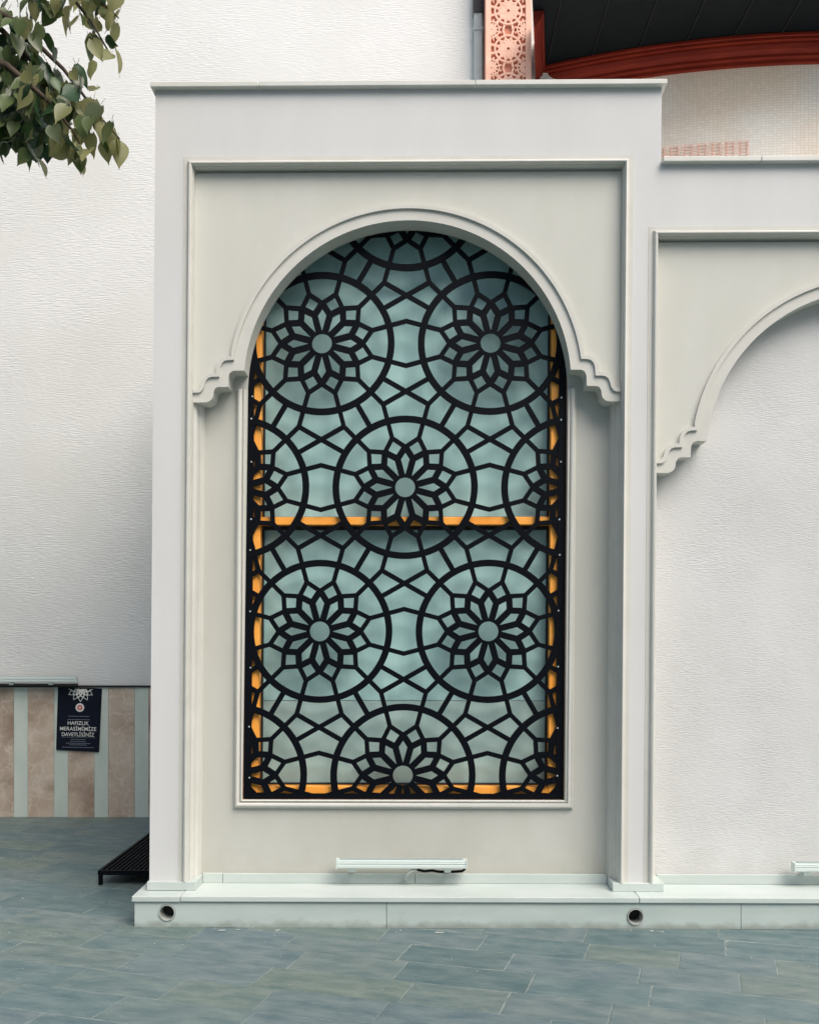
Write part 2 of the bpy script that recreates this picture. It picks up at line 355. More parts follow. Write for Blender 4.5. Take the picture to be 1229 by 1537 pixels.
# ------------------------------------------------------------------ the side building
B = thing('side_building', 'pale grey rendered side building with arched niches on a marble plinth', 'building')
XL, XR, ZT = -1.229, 1.062, 3.958            # frame of the first niche
DX, DZ = 2.419, -.374                        # offset of the second niche
wall = MB().prism([(-1.403,.15),(-1.403,4.331),(1.228,4.331),(1.228,3.931),(4.6,3.931),(4.6,.15),(XR+DX,.15),(XR+DX,ZT+DZ),(XL+DX,ZT+DZ),
    (XL+DX,.15),(XR,.15),(XR,ZT),(XL,ZT),(XL,.15)], 0, .305)
wall.build('wall_face', M['render'], B, lean=True)
body = MB().box(-1.403, 1.228, .305, 2.93, 0, 4.331); body.box(1.228, 4.6, .305, 2.93, 0, 3.931)
body.build('wall_body', M['render'], B, lean=True)
# copings
def cop(x0, x1, z):
    MB().prism([(x0,z),(x1,z),(x1,z+.018),(x1-.004,z+.026),(x0+.004,z+.026),(x0,z+.018)], -.036, 1.2).build('coping_section', M['coping'], B, lean=True, bevel=.003)
for a, b in ((-1.421,-.862),(-.859,.258),(.261,1.249)): cop(a, b, 4.331)
for a, b in ((1.231,1.733),(1.736,3.0),(3.003,4.62)): cop(a, b, 3.931)

# frame mouldings
prof = [(-.024,.0),(-.0235,-.0018),(-.001,-.0022),(.001,-.010),(.006,-.019),(.012,-.024),(.017,-.024),(.021,-.018),(.0235,-.006),(.0238,.002),(.027,.003),(.027,.010),(.028,.040),(.030,.050),(.037,.056),(.041,.064),(.042,.092),(.046,.100),(.052,.104),(.055,.112),(.057,.130),(.0635,.156)]
def frame(dx, dz, zb=.206):
    b = MB(); vs, fs = [], []
    n = len(prof)
    for o, y in prof:
        vs += [(XL+dx+o, y, zb), (XL+dx+o, y, ZT+dz-o), (XR+dx-o, y, ZT+dz-o), (XR+dx-o, y, zb)]
    for i in range(n-1):
        for k in range(3): fs.append((i*4+k, i*4+k+1, (i+1)*4+k+1, (i+1)*4+k))
    fs.append(tuple(i*4 for i in range(n))); fs.append(tuple(i*4+3 for i in range(n)))
    b.add(vs, fs); o = b.build('frame_moulding', M['mould'], B, lean=True); smooth_by_angle(o, 50)
frame(0, 0); frame(DX, DZ)

# arch contours (right half, metres from the arch centre)
K = .00349
CI = [(244.6,20.6),(259,20.6),(263.5,19.3),(266.6,16.3),(268.3,11),(268.7,-3.7),(283.7,-3.9),(287.6,-5.6),(289.9,-9.4),(290.9,-13.2),(291.2,-17),(292.8,-21.7),(296.7,-25.4),(302,-27)]
CO = [(259.5,36),(269.6,35.5),(274.5,34),(278,30),(280,24.6),(281.2,10.8),(287,10.7),(292.6,10.6),(297.8,9),(301.2,5.2),(303.2,-.4),(304.6,-6),(308.6,-11.5),(313,-13.2)]
def arc(r, a0, a1, n): return [(r*math.cos(a0+(a1-a0)*i/n), r*math.sin(a0+(a1-a0)*i/n)) for i in range(n+1)]
def full(side, r):      # from far right bottom over the arch to far left bottom
    a0 = math.atan2(side[0][1], side[0][0])
    right = [(x*K, z*K) for x, z in reversed(side)]
    top = [(x*K, z*K) for x, z in arc(r, a0, math.pi-a0, 72)][1:-1]
    left = [(-x*K, z*K) for x, z in side]
    return right + top + left
AX, AZ_ = -.0806, 2.804
def spandrel(dx, dz):
    inner = full(CI, 245.4); outer = full(CO, 262)
    outer2 = []
    for i, p in enumerate(outer):       # offset outwards along the outline's normals
        a, b_ = outer[max(i-1,0)], outer[min(i+1,len(outer)-1)]; dx_, dz_ = b_[0]-a[0], b_[1]-a[1]; l = math.hypot(dx_, dz_) or 1
        outer2.append((p[0] + dz_/l*.021, p[1] - dx_/l*.021))
    T = lambda pts: [(x+AX+dx, z+AZ_+dz) for x, z in pts]
    xl, xr, zt = XL+dx+.0285, XR+dx-.0285, ZT+dz-.043
    hi, ho, hp = T(inner), T(outer), T(outer2)
    hp = [(min(max(x, xl), xr), z) for x, z in hp]
    ends = lambda h_: [(xr, h_[0][1])] + h_ + [(xl, h_[-1][1])]
    hi, ho, hp = ends(hi), ends(ho), ends(hp)
    m = MB(); n = len(hi)               # spandrel: strip up to the top corners
    def outer_pt(p):
        t = math.atan2(p[1]-(AZ_+dz), p[0]-(AX+dx))
        cx_, cz_ = AX+dx, AZ_+dz
        if p[1] <= cz_+.30: return (xr if p[0] > cx_ else xl, p[1])
        ex = 1e9 if abs(math.cos(t)) < 1e-6 else ((xr if math.cos(t) > 0 else xl)-cx_)/math.cos(t)
        ez = (zt-cz_)/math.sin(t)
        r_ = min(ex, ez); return (cx_+r_*math.cos(t), cz_+r_*math.sin(t))
    op = [outer_pt(p) for p in hi]
    for k_ in range(1, n-1):            # keep the square corners
        pass
    s = m.strip(hi, op, .040, .155)
    for cx_, side in ((xr, 1), (xl, -1)):   # fill the two corner triangles left by the straight chords
        idx = [i for i in range(n-1) if (op[i][1] < zt-1e-6) != (op[i+1][1] < zt-1e-6) and (op[i][0]-(AX+dx))*side > 0]
        for i in idx: m.prism([op[i], op[i+1], (cx_, zt)], .040, .155)
    s = m.build('spandrel', M['render_warm'], B, lean=True)
    MB().strip(hi, ho, .031, .0399).build('archivolt', M['mould'], s, lean=True)
    MB().strip(ho, hp, .018, .0399).build('bead_moulding', M['mould'], s, lean=True)
spandrel(0, 0); spandrel(DX, DZ)
# field of the first niche, with the opening for the window
OX0, OX1, OZ0 = -.948, .7745, .606
hole = [(OX0, OZ0), (OX1, OZ0)] + [(AX+x*K, AZ_+z*K) for x, z in arc(245.0, 0.02, math.pi-.02, 60)]
MB().holed([(XL+.055,.15),(XR-.055,.15),(XR-.055,ZT-.02),(XL+.055,ZT-.02)], hole, .155, .163).build('niche_panel', M['render_shaded'], B, lean=True)
rv = MB().box(-1.2,-.957,.163,.304,.15,3.93).box(.7845,1.03,.163,.304,.15,3.93).box(-.957,.7845,.163,.304,.15,.597).box(-.957,.7845,.163,.304,3.922,3.935)
rv.build('window_reveal', M['render_warm'], B, lean=True)
MB().box(XL+DX+.055, XR+DX-.055, .155, .30, .15, ZT+DZ-.02).build('niche_panel', M['comb'], B, lean=True)
# U shaped surround of the window
sp = [(0,.163),(0,.141),(.004,.137),(.009,.139),(.012,.146),(.015,.146),(.018,.134),(.026,.128),(.034,.129),(.040,.136),(.042,.145),(.047,.147),(.047,.155)]
vs, fs = [], []
for o, y in sp: vs += [(OX0-o,y,AZ_+.0),(OX0-o,y,OZ0-o),(OX1+o,y,OZ0-o),(OX1+o,y,AZ_+.0)]
for i in range(len(sp)-1):
    for k in range(3): fs.append((i*4+k, i*4+k+1, (i+1)*4+k+1, (i+1)*4+k))
b = MB(); b.add(vs, fs); o = b.build('window_surround', M['mould'], B, lean=True); smooth_by_angle(o, 50)

# window behind the grille
W = bpy.data.objects.new('window', None); C.objects.link(W); W.parent = B
fr = MB().box(-.956,-.868,.186,.30,.598,3.92).box(.693,.783,.186,.30,.598,3.92).box(-.868,.693,.189,.30,.598,.6717).box(-.868,.693,.189,.30,2.0832,2.1264).box(-.868,.693,.189,.30,3.82,3.92)
fr.build('window_frame', M['orange'], W, lean=True, bevel=.003)
for z0, z1 in ((.6717,2.0832),(2.1264,3.82)):
    g = MB(); t = .020 if z1 < 3 else .009
    g.box(-.8678,-.8585,.250,.280,z0+.0002,z1-.0002).box(.6835,.6928,.250,.280,z0+.0002,z1-.0002).box(-.8585,.6835,.250,.280,z1-t,z1-.0002).box(-.8585,.6835,.250,.280,z0+.0002,z0+.008)
    g.build('glazing_gasket', M['gasket'], W, lean=True)
MB().box(-.867,.692,.285,.293,2.12,3.85).build('pane', M['glass'], W, lean=True)
MB().box(-.867,.692,.285,.293,1.130,2.095).build('pane', M['glass'], W, lean=True)
MB().box(-.867,.692,.2840,.293,.66,1.127).build('pane', M['glass_reflect'], W, lean=True)['label'] = 'bottom strip of the window glass, greyed to stand for a reflection'

# ------------------------------------------------------------------ star grille
GX, A = -.0888, .905; P = .003577; ZS = .7738/(A*math.sqrt(3)/2)
GR = bpy.data.objects.new('window_grille', None); C.objects.link(GR); GR.parent = B
GR['label'] = 'black metal grille of twelve-petalled rosettes set in rings'
CLIP = (-.9435+.012, .7701-.012, .6093+.012, 3.78)
Y0 = .165; TH = .012
def pol(r, deg): return (r*math.cos(R(deg)), r*math.sin(R(deg)))
def rosette_bars(u, wmul=1.0, rad_out=None, skip_out=False):
    """bars of a rosette in units u: list of (a, b, width)"""
    L = []
    for k in range(12):
        t = 30*k; s = t+15
        L.append((pol(17*u,s), pol(45*u,s), 9.6*u*wmul))
        for d in (-15, 15): L.append((pol(45*u,s), pol(61.5*u,s+d), 9.4*u*wmul))
        for d in (-15, 15): L.append((pol(77.5*u,s), pol(61.5*u,s+d), 6.8*u*wmul))
        if rad_out: L.append((pol(77.5*u,s), pol(rad_out,s), 6.8*u*wmul))
    return L
def place(m, bars, c, y0, th, zs):
    for i, (a, b_, wd) in enumerate(bars):
        dy = .00025*(i % 9)
        m.bar((c[0]+a[0], c[1]+a[1]*zs), (c[0]+b_[0], c[1]+b_[1]*zs), wd, y0+dy, y0+th, ext=wd*.22)
h = A*math.sqrt(3)/2
sites = {}
for j in range(-1, 6):
    for n in range(-3, 4):
        x = GX + (n*A if j % 2 == 0 else (n+.5)*A); sites[j, x] = (x, .7345 + j*h*ZS)
def vis(c, r): return CLIP[0]-r < c[0] < CLIP[1]+r and CLIP[2]-r < c[1] < CLIP[3]+r
for (j, _), c in sites.items():
    if not vis(c, .47): continue
    if vis(c, .38):
        MB().ring(c, (104-5)*P, (104+5)*P, Y0-.001, Y0+TH, 96, ZS).build('ring', M['black'], GR, lean=True, clip=CLIP)
    if not vis(c, .27):                 # only loose outer bars of this rosette reach the panel
        for k in range(12):
            a_, b2 = pol(60*P if False else 77.5*P, 15+30*k), pol(A/2/math.cos(R(15)), 15+30*k)
            qa, qb = (c[0]+a_[0], c[1]+a_[1]*ZS), (c[0]+b2[0], c[1]+b2[1]*ZS)
            if vis(qb, -.02): MB().bar(qa, qb, 6*P, Y0+.0007, Y0+TH).build('short_bar', M['black'], GR, lean=True, clip=CLIP)
        continue
    m = MB(); m.ring(c, 15*P, 20*P, Y0-.0006, Y0+TH, 36, ZS)
    place(m, rosette_bars(P, 1.0, A/2/math.cos(R(15))), c, Y0, TH, ZS)
    m.build('rosette', M['black'], GR, lean=True, clip=CLIP)
S30 = A/2*math.tan(R(15))
for (j, _), c in sites.items():
    # bond to the two sites in the row above
    for sx in (-1, 1):
        d = (sx*A/2, h); L = A
        a = (c[0]+d[0]/L*104*P, c[1]+d[1]/L*104*P*ZS); b_ = (c[0]+d[0]*(1-104*P/L), c[1]+d[1]*(1-104*P/L)*ZS)
        if vis(((a[0]+b_[0])/2, (a[1]+b_[1])/2), .06):
            MB().bar(a, b_, 7.8*P, Y0+.0012, Y0+TH).build('short_bar', M['black'], GR, lean=True, clip=CLIP)
    # the two triangles on the edge to the right neighbour
    for sg in (-1, 1):
        G0 = (A/2, sg*h/3); m = MB(); arms = []
        for sx in (0, A):
            v = (sx-G0[0], -G0[1]); L = math.hypot(*v); f = (L-104*P)/L
            arms.append((G0[0]+v[0]*f, G0[1]+v[1]*f))
            mid = ((sx+A/2)/2, sg*h/2); v = (G0[0]-mid[0], G0[1]-mid[1]); L = math.hypot(*v); f = S30/L
            arms.append((mid[0]+v[0]*f, mid[1]+v[1]*f))
        if not vis((c[0]+G0[0], c[1]+G0[1]*ZS), -.01):
            for q in arms:
                if vis((c[0]+q[0], c[1]+q[1]*ZS), -.02): MB().bar((c[0]+G0[0], c[1]+G0[1]*ZS), (c[0]+q[0], c[1]+q[1]*ZS), 7.2*P, Y0+.0019, Y0+TH).build('short_bar', M['black'], GR, lean=True, clip=CLIP)
            continue
        for i, q in enumerate(arms): m.bar((c[0]+G0[0], c[1]+G0[1]*ZS), (c[0]+q[0], c[1]+q[1]*ZS), 7.2*P, Y0+.0016+.0002*i, Y0+TH, ext=.006)
        if vis((c[0]+G0[0], c[1]+G0[1]*ZS), -.01): m.build('cross_brace', M['black'], GR, lean=True, clip=CLIP)
bx0, bx1, bz0, bz1, bw = -.9435, .7701, .6093, 3.79, .039
MB().box(bx0,bx0+bw,Y0-.0015,Y0+TH,bz0,bz1).box(bx1-bw,bx1,Y0-.0015,Y0+TH,bz0,bz1).box(bx0+bw,bx1-bw,Y0-.0015,Y0+TH,bz0,bz0+.027).build('border', M['black'], GR, lean=True)
scr = MB()
for z in (.72, 1.0, 1.32, 1.6, 1.93, 2.12, 2.4, 2.66, 2.78):
    for x in (bx0+.03, bx1-.03): scr.cyl((x+random.uniform(-.004,.004), z+random.uniform(-.02,.02)), .0045, Y0-.005, Y0-.0017, 8)
scr.build('screw_heads', M['zinc'], GR, lean=True)['kind'] = 'stuff'

# ------------------------------------------------------------------ marble plinth
PL = bpy.data.objects.new('plinth', None); C.objects.link(PL); PL.parent = B
def circ(c, r, n=28): return [(c[0]+r*math.cos(2*math.pi*i/n), c[1]+r*math.sin(2*math.pi*i/n)) for i in range(n)]
pipes = [(-1.2895, .0745), (1.0889, .0615)]
for a, b_ in ((-1.456,-.174),(-.171,1.62),(1.623,3.1),(3.103,4.6)):
    rect = [(a,0.0),(b_,0.0),(b_,.1295),(a,.1295)]; hs = [p for p in pipes if a < p[0] < b_]
    m = MB()
    if hs: m.holed(rect, circ(hs[0], .0435), -.12, -.08)
    else: m.prism(rect, -.12, -.08)
    m.build('face_slab', M['marble_face'], PL)
MB().box(-1.456,-1.40,-.0795,2.85,0,.1295).build('face_slab', M['marble_face'], PL)
MB().box(-1.398,4.6,-.045,.15,0,.129).build('bedding', M['gasket'], PL)
for a, b_ in ((-1.468,-1.222),(-1.2195,1.1045),(1.107,2.62),(2.623,4.6)):
    dz = -.0015 if a < -1.3 else 0
    MB().box(a, b_, -.133, .153, .1325+dz, .161+dz).build('cap_slab', M['marble'], PL, bevel=.004)
MB().box(-1.468,-1.404,.1555,2.85,.1325,.1605).build('cap_slab', M['marble'], PL, bevel=.004)
MB().box(-1.398,-1.05,-.1,.15,.1296,.1315).build('mortar_joint', M['gasket'], PL)
for x0, x1, y0, z1 in ((-1.421,-1.166,-.020,.2055),(.993,1.256,-.020,.2055),(-1.1645,-1.058,.137,.214),(-1.056,-.03,.137,.2125),(-.028,.9915,.137,.213),(1.2575,2.3,.137,.213),(2.302,3.41,.137,.213),(3.412,3.68,-.02,.2055)):
    MB().box(x0, x1, y0, .154 if y0 > .1 else .1575, .1615, z1).build('skirting_slab', M['marble'], PL, bevel=.0025)
MB().box(-1.4215,-1.4035,.158,2.85,.161,.2055).build('skirting_slab', M['marble'], PL)
for c in pipes:
    m = MB().ring(c, .0365, .0415, -.126, .06, 36)
    o = m.build('drain_pipe', M['pipe'], B, smooth=False); smooth_by_angle(o, 40)
    MB().cyl(c, .0362, .02, .03).build('pipe_inside', M['void'], o)
    o['label'] = 'drain pipe end poking through the plinth near its left corner' if c[0] < 0 else 'drain pipe end poking through the plinth below the middle pier'

# ------------------------------------------------------------------ linear floodlights
def floodlight(x0, x1, yb, z0, label, braks, cable=None, right_cap=True):
    t = thing('floodlight', label, 'lamp', 'linear floodlights along the walls', ((x0+x1)/2, yb, z0-.03))
    t0 = Vector(t.location)
    def pb(m, name, mm, **k):
        m.v = [(p[0]-t0.x, p[1]-t0.y, p[2]-t0.z) for p in m.v]; return m.build(name, mm, t, **k)
    z0 += .008; m = MB(); z1 = z0 + .045; d = .052
    pr = [(yb,z0+.003),(yb-.006,z0),(yb-d+.004,z0),(yb-d,z0+.006),(yb-d,z0+.018),(yb-d+.003,z0+.020),(yb-d+.003,z0+.024),(yb-d,z0+.026),(yb-d,z0+.030),(yb-d+.003,z0+.032),(yb-d+.003,z0+.035),(yb-d+.001,z0+.037),(yb-d+.004,z1),(yb-.006,z1),(yb,z1-.004)]
    n = len(pr); m.add([(x0+.006,y,z) for y, z in pr] + [(x1-.006,y,z) for y, z in pr], [tuple(range(n)), tuple(range(2*n-1,n-1,-1))] + [(i,(i+1)%n,(i+1)%n+n,i+n) for i in range(n)])
    pb(m, 'housing', M['lamp'])
    pb(MB().box(x0+.02, x1-.02, yb-d+.008, yb-.010, z1, z1+.003), 'lens', M['lamp_grey'])
    for xx in (x0, x1-.0055): pb(MB().box(xx, xx+.0055, yb-d-.002, yb+.002, z0-.002, z1+.002), 'end_cap', M['lamp'], bevel=.001)
    for xb in braks:
        pb(MB().box(xb-.018, xb+.018, yb-d+.004, yb-d+.02, z0-.020, z0-.0002).box(xb-.011, xb+.011, yb-d+.018, yb+.045, z0-.024, z0-.0205), 'bracket', M['lamp_grey'], bevel=.001)
    if cable: 
        for cb, mm in cable: pb(MB().tube(cb, .007, 8), 'cable', M[mm], smooth=True)
    return t
ys = .10
floodlight(-.444, .244, ys, .2525, 'white linear floodlight under the grilled window', (-.36, .142),
    [([(-.02,.075,.252),(-.045,.068,.247),(-.068,.07,.228),(-.078,.085,.206),(-.082,.115,.185),(-.083,.145,.178)], 'cable'),
     ([(-.02,.078,.250),(.02,.085,.240),(.06,.085,.244),(.10,.09,.236),(.17,.09,.236),(.22,.09,.240),(.235,.085,.252)], 'black')])
floodlight(1.955, 2.643, ys, .2405, 'white linear floodlight in the right niche, cut by the photo edge', (2.02, 2.54))
floodlight(-3.75, -2.775, 2.88, 1.092, 'long white floodlight on the rear wall above the striped dado', (-3.30, -2.98, -3.6))

gap_shade = MB().box(.0,.975,-.045,-.002,.0115,.0275); fl = [o for o in C.objects if o.name.startswith('floodlight')][-1]
gap_shade.v = [(p[0]-.4875, p[1], p[2]) for p in gap_shade.v]; gap_shade.build('gap_shade', M['gasket'], fl)  # black strip standing in for the shadow gap under the rear lamp

# ------------------------------------------------------------------ steel grating step
st = thing('grating_step', 'low black steel grating step in the corner by the building', 'step', loc=(-1.69, 1.35, 0))
def sb(m, name, mm=None):
    m.v = [(p[0]+1.69, p[1]-1.35, p[2]) for p in m.v]; return m.build(name, mm or M['black'], st)
sb(MB().box(-1.915,-1.475,.715,.735,.062,.088).box(-1.915,-1.475,1.965,1.985,.062,.088).box(-1.915,-1.897,.7355,1.9645,.062,.088).box(-1.493,-1.475,.7355,1.9645,.062,.088), 'frame')
x = -1.882
while x < -1.5:
    sb(MB().box(x, x+.013, .736, 1.964, .066, .086), 'slat'); x += .0275
sb(MB().box(-1.896,-1.494,.74,1.96,.060,.0635), 'backing_plate', M['gasket'])
for lx in (-1.912,-1.5):
    for ly in (.716, 1.96): sb(MB().box(lx, lx+.022, ly, ly+.022, 0, .0615), 'leg')

# ------------------------------------------------------------------ poster on the dado
PO = thing('poster', 'dark navy poster with white lettering hung on the striped dado', 'poster', loc=(-2.772, 2.90, .795))
PO.rotation_euler = (R(-.8), R(1.0), 0)
PM = MB().prism([(-.180,.262),(.180,.255),(.166,-.262),(-.184,-.250)], 0, .002).build('paper', M['paper'], PO)
def ps(x, z, s=.0005): return ((x-540)*s, (868-z)*s)      # from the poster's own layout grid
orn = MB(); cx, cz = ps(552, 352); kk = 0
def petal(m, ang, r0, r1, wd, n=8, lw=.0042):
    global kk
    pr = None
    for sgn in (-1, 1):
        pr = None
        for i in range(n+1):
            t = i/n; rr = r0+(r1-r0)*t; off = sgn*wd*math.sin(math.pi*t**.8)*.5
            p = (cx+rr*math.cos(ang)-off*math.sin(ang), cz+rr*math.sin(ang)+off*math.cos(ang))
            if pr and p[1] < .252 and pr[1] < .252: m.bar(pr, p, lw, -.0012-.00004*(kk % 9), -.0002, ext=.001); kk += 1
            pr = p
for i in range(7): petal(orn, R(180+30*i), .0, .112, .055)
for i in range(6): petal(orn, R(195+30*i), .02, .085, .045)
for i in range(7): petal(orn, R(180+30*i), .0, .062, .03)
orn.build('ornament', M['ink'], PO)
ec = ps(545, 672)
MB().cyl(ec, .035, -.0010, -.0002).build('emblem', M['ink'], PO)
MB().ring(ec, .012, .0215, -.0016, -.0011, 28).bar((ec[0]-.009,ec[1]-.006),(ec[0],ec[1]+.007),.004,-.0015,-.0011).bar((ec[0]+.009,ec[1]-.006),(ec[0],ec[1]+.007),.004,-.0014,-.0011).build('emblem_mark', M['ink_red'], PO)
def text(s, x, z, width, mm, height=None):
    cu = bpy.data.curves.new('lettering', 'FONT'); cu.body = s; cu.size = .05; cu.align_x = 'CENTER'; cu.align_y = 'CENTER'; cu.extrude = .002; cu.offset = .0003
    t = bpy.data.objects.new('lettering', cu); C.objects.link(t); bpy.context.view_layer.update()
    dg = bpy.context.evaluated_depsgraph_get(); me = bpy.data.meshes.new_from_object(t.evaluated_get(dg)); bpy.data.objects.remove(t)
    xsv = [v.co.x for v in me.vertices]; sw = width/(max(xsv)-min(xsv)); zv = [v.co.y for v in me.vertices]; sh = height/(max(zv)-min(zv)) if height else sw
    me.materials.clear(); me.materials.append(mm)
    mid = (max(xsv)+min(xsv))/2; mz = (max(zv)+min(zv))/2
    for v in me.vertices: v.co = Vector(((v.co.x-mid)*sw+x, -.0008+v.co.z*.2, (v.co.y-mz)*sh+z))
    o = bpy.data.objects.new('lettering', me); C.objects.link(o); o.parent = PO; return o
for s, zz, wd, hh in (('HAFIZLIK', 925, .172, .030), ('MERASİMİMİZE', 1008, .295, .041), ('DAVETLİSİNİZ', 1100, .265, .041)):
    x, z = ps(525, zz); text(s, x, z, wd, M['ink'], hh)
fine = MB(); rr = random.Random(3)
for zz, wd in ((815,.17),(868,.18),(1192,.12),(1225,.13),(1255,.2),(1280,.14),(1320,.26)):
    x, z = ps(530, zz); q = x-wd/2
    while q < x+wd/2:
        l = rr.uniform(.006,.02); fine.box(q, min(q+l, x+wd/2), -.0012, -.0002, z-.0022, z+.0022); q += l+.003
x, z = ps(530, 1160); fine.box(x-.14, x+.14, -.0012, -.0002, z-.001, z+.001)
fine.build('small_print', M['ink_dim'], PO)

# ------------------------------------------------------------------ downpipe and carved pilaster above
dp = thing('downpipe', 'square grey metal downpipe beside the salmon carved pilaster', 'pipe', loc=(.46, 2.89, 4.3))
def at(parent, m, name, mm, **k):
    l = parent.location; m.v = [(p[0]-l.x, p[1]-l.y, p[2]-l.z) for p in m.v]; return m.build(name, mm, parent, **k)
at(dp, MB().box(.430,.4985,2.86,2.93,4.36,7.4), 'pipe', M['zinc'], bevel=.006)
at(dp, MB().box(.424,.505,2.853,2.935,6.36,6.385), 'clamp', M['zinc'])
at(dp, MB().box(.426,.503,2.848,2.935,6.50,6.66), 'clamp', M['gasket'])
pi = thing('carved_pilaster', 'salmon pilaster carved with pierced star rosettes, above the coping', 'pilaster', loc=(.69, 2.82, 4.36))
px0, px1 = .513, .873; pc = (px0+px1)/2
at(pi, MB().box(px0,px1,2.728,2.93,4.36,7.6), 'core', M['salmon_back'])
for a, b_ in ((px0,px0+.044),(px1-.044,px1)):
    at(pi, MB().box(a,b_,2.700,2.7275,4.36,7.6), 'side_strip', M['salmon'], bevel=.004)
iw = .136
for i in range(-3, 5):
    zc = 6.119 + .3*i
    m = MB(); m.ring((pc,zc), .012, .020, 2.7055, 2.7278, 20); place(m, rosette_bars(.00105, 2.3, .15), (pc,zc), 2.706, .0215, 1)
    m.ring((pc,zc), .098, .112, 2.7052, 2.7278, 40)
    m.v = [(p[0]-.69, p[1]-2.82, p[2]-4.36) for p in m.v]
    o = m.build('carved_rosette', M['salmon'], pi, clip=(pc-iw-.69, pc+iw-.69, zc-.15-4.36, zc+.15-4.36))
    for sx in (-1, 1):
        m = MB(); c2 = (pc+sx*iw, zc+.15); m.ring(c2, .012, .020, 2.7045, 2.7278, 20); place(m, rosette_bars(.0006, 2.6, .085), c2, 2.7049, .022, 1); m.ring(c2, .06, .07, 2.7041, 2.7278, 32)
        m.v = [(p[0]-.69, p[1]-2.82, p[2]-4.36) for p in m.v]
        m.build('carved_rosette', M['salmon'], pi, clip=(pc-iw-.69, pc+iw-.69, zc-4.36, zc+.3-4.36))

# ------------------------------------------------------------------ round-fronted hall at the upper right
RB = thing('round_hall', 'round-fronted hall with mosaic wall, red-brown cornice and dark metal eaves', 'building', loc=(3.2, 2.9, 0))
ccx, RR = 3.2, 5.7; ccy = 2.47 + RR
def arcxy(r, x): return ccy - math.sqrt(max(r*r-(x-ccx)**2, 0))
xs_ = [.9 + i*.1 for i in range(60)]
m = MB(); vs = []; fs = []
for x in xs_:
    y = arcxy(RR-.15, x); vs += [(x,y,3.9),(x,y,6.02)]
for i in range(len(xs_)-1): fs.append((2*i,2*i+2,2*i+3,2*i+1))
m.add(vs, fs); at(RB, m, 'mosaic_wall', M['mosaic'])
cp = [(-.15,5.93),(-.11,5.93),(-.11,5.955),(-.085,5.965),(-.085,5.985),(-.05,6.005),(-.035,6.035),(-.035,6.05),(-.012,6.055),(-.012,6.075),(0,6.08),(0,6.10),(-.15,6.10)]
m = MB(); vs = []; fs = []; n = len(cp)
for x in xs_:
    for r, z in cp: vs.append((x, arcxy(RR+r, x), z))
for i in range(len(xs_)-1):
    for k in range(n): fs.append((i*n+k, i*n+(k+1)%n, (i+1)*n+(k+1)%n, (i+1)*n+k))
m.add(vs, fs); o = at(RB, m, 'cornice', M['cornice']); smooth_by_angle(o, 25)
m = MB(); pa, pb_ = (.835, 2.2), (.945, 2.99); d = Vector((pb_[0]-pa[0], pb_[1]-pa[1])).normalized(); nx, ny = d.y, -d.x
vs = []
for q in (pa, pb_):
    for r, z in cp: vs.append((q[0]+nx*(r+.15)*.5, q[1]+ny*(r+.15)*.5, 6.096+(z-6.10)*.7))
m.add(vs, [tuple(range(n)), tuple(range(2*n-1,n-1,-1))] + [(k,(k+1)%n,(k+1)%n+n,k+n) for k in range(n)]); at(RB, m, 'cornice', M['cornice'])
# eaves boards running out from the wall
x = 1.02 - .348; 
while x < 5.2:
    x0, x1 = x+.003, x+.348-.003
    pn = MB().box(x0, x1, 2.0, 3.3, 6.106, 6.13) if x > .9 else MB().hprism([(.80,2.0),(x1,2.0),(x1,3.3),(.985,3.3)], 6.106, 6.13)
    at(RB, pn, 'soffit_panel', M['soffit'], bevel=.003)
    at(RB, MB().box(x1+.0005, x1+.0055, 2.0, 3.3, 6.094, 6.12), 'seam', M['gasket'])
    x += .348
at(RB, MB().hprism([(.80,1.98),(5.3,1.98),(5.3,3.3),(.985,3.3)], 6.132, 6.3), 'roof_edge', M['soffit'])
# strip of bare pink mesh at the foot of the mosaic wall
pink = mat('pink_mesh', srgb(236,196,180), .8)
m = MB(); kx = 1.95
mm = M['mosaic']
g1 = MB()
for i in range(17):
    xx = 1.72 + i*.052; g1.box(xx, xx+.010, arcxy(RR-.15,xx)-.006, arcxy(RR-.15,xx)-.001, 5.24, 5.345+.0006*i)
for i in range(5):
    zz = 5.25 + i*.024
    for k in range(8):
        xa = 1.72 + k*.106; xb = xa+.104; ya = min(arcxy(RR-.15,xa), arcxy(RR-.15,xb))
        g1.box(xa, xb, ya-.008, ya-.0065, zz, zz+.006)
at(RB, g1, 'render_mesh', pink)['kind'] = 'stuff'

# ------------------------------------------------------------------ unseen house behind the camera, added to block low light on the facade
OB = thing('light_block_house', 'pale rendered house behind the viewer, added to block low sky light', 'building', loc=(0, -16, 0))
at(OB, MB().box(-17,17,-22,-13,0,9.5), 'wall', M['render'])
at(OB, MB().box(-17.3,17.3,-22.3,-12.7,9.5,9.8), 'roof', M['coping'])
for i in range(9):
    for z in (1.0, 4.2, 7.0):
        at(OB, MB().box(-15.4+i*3.6,-14.0+i*3.6,-13.0,-12.96,z,z+1.7), 'window', M['glass'])

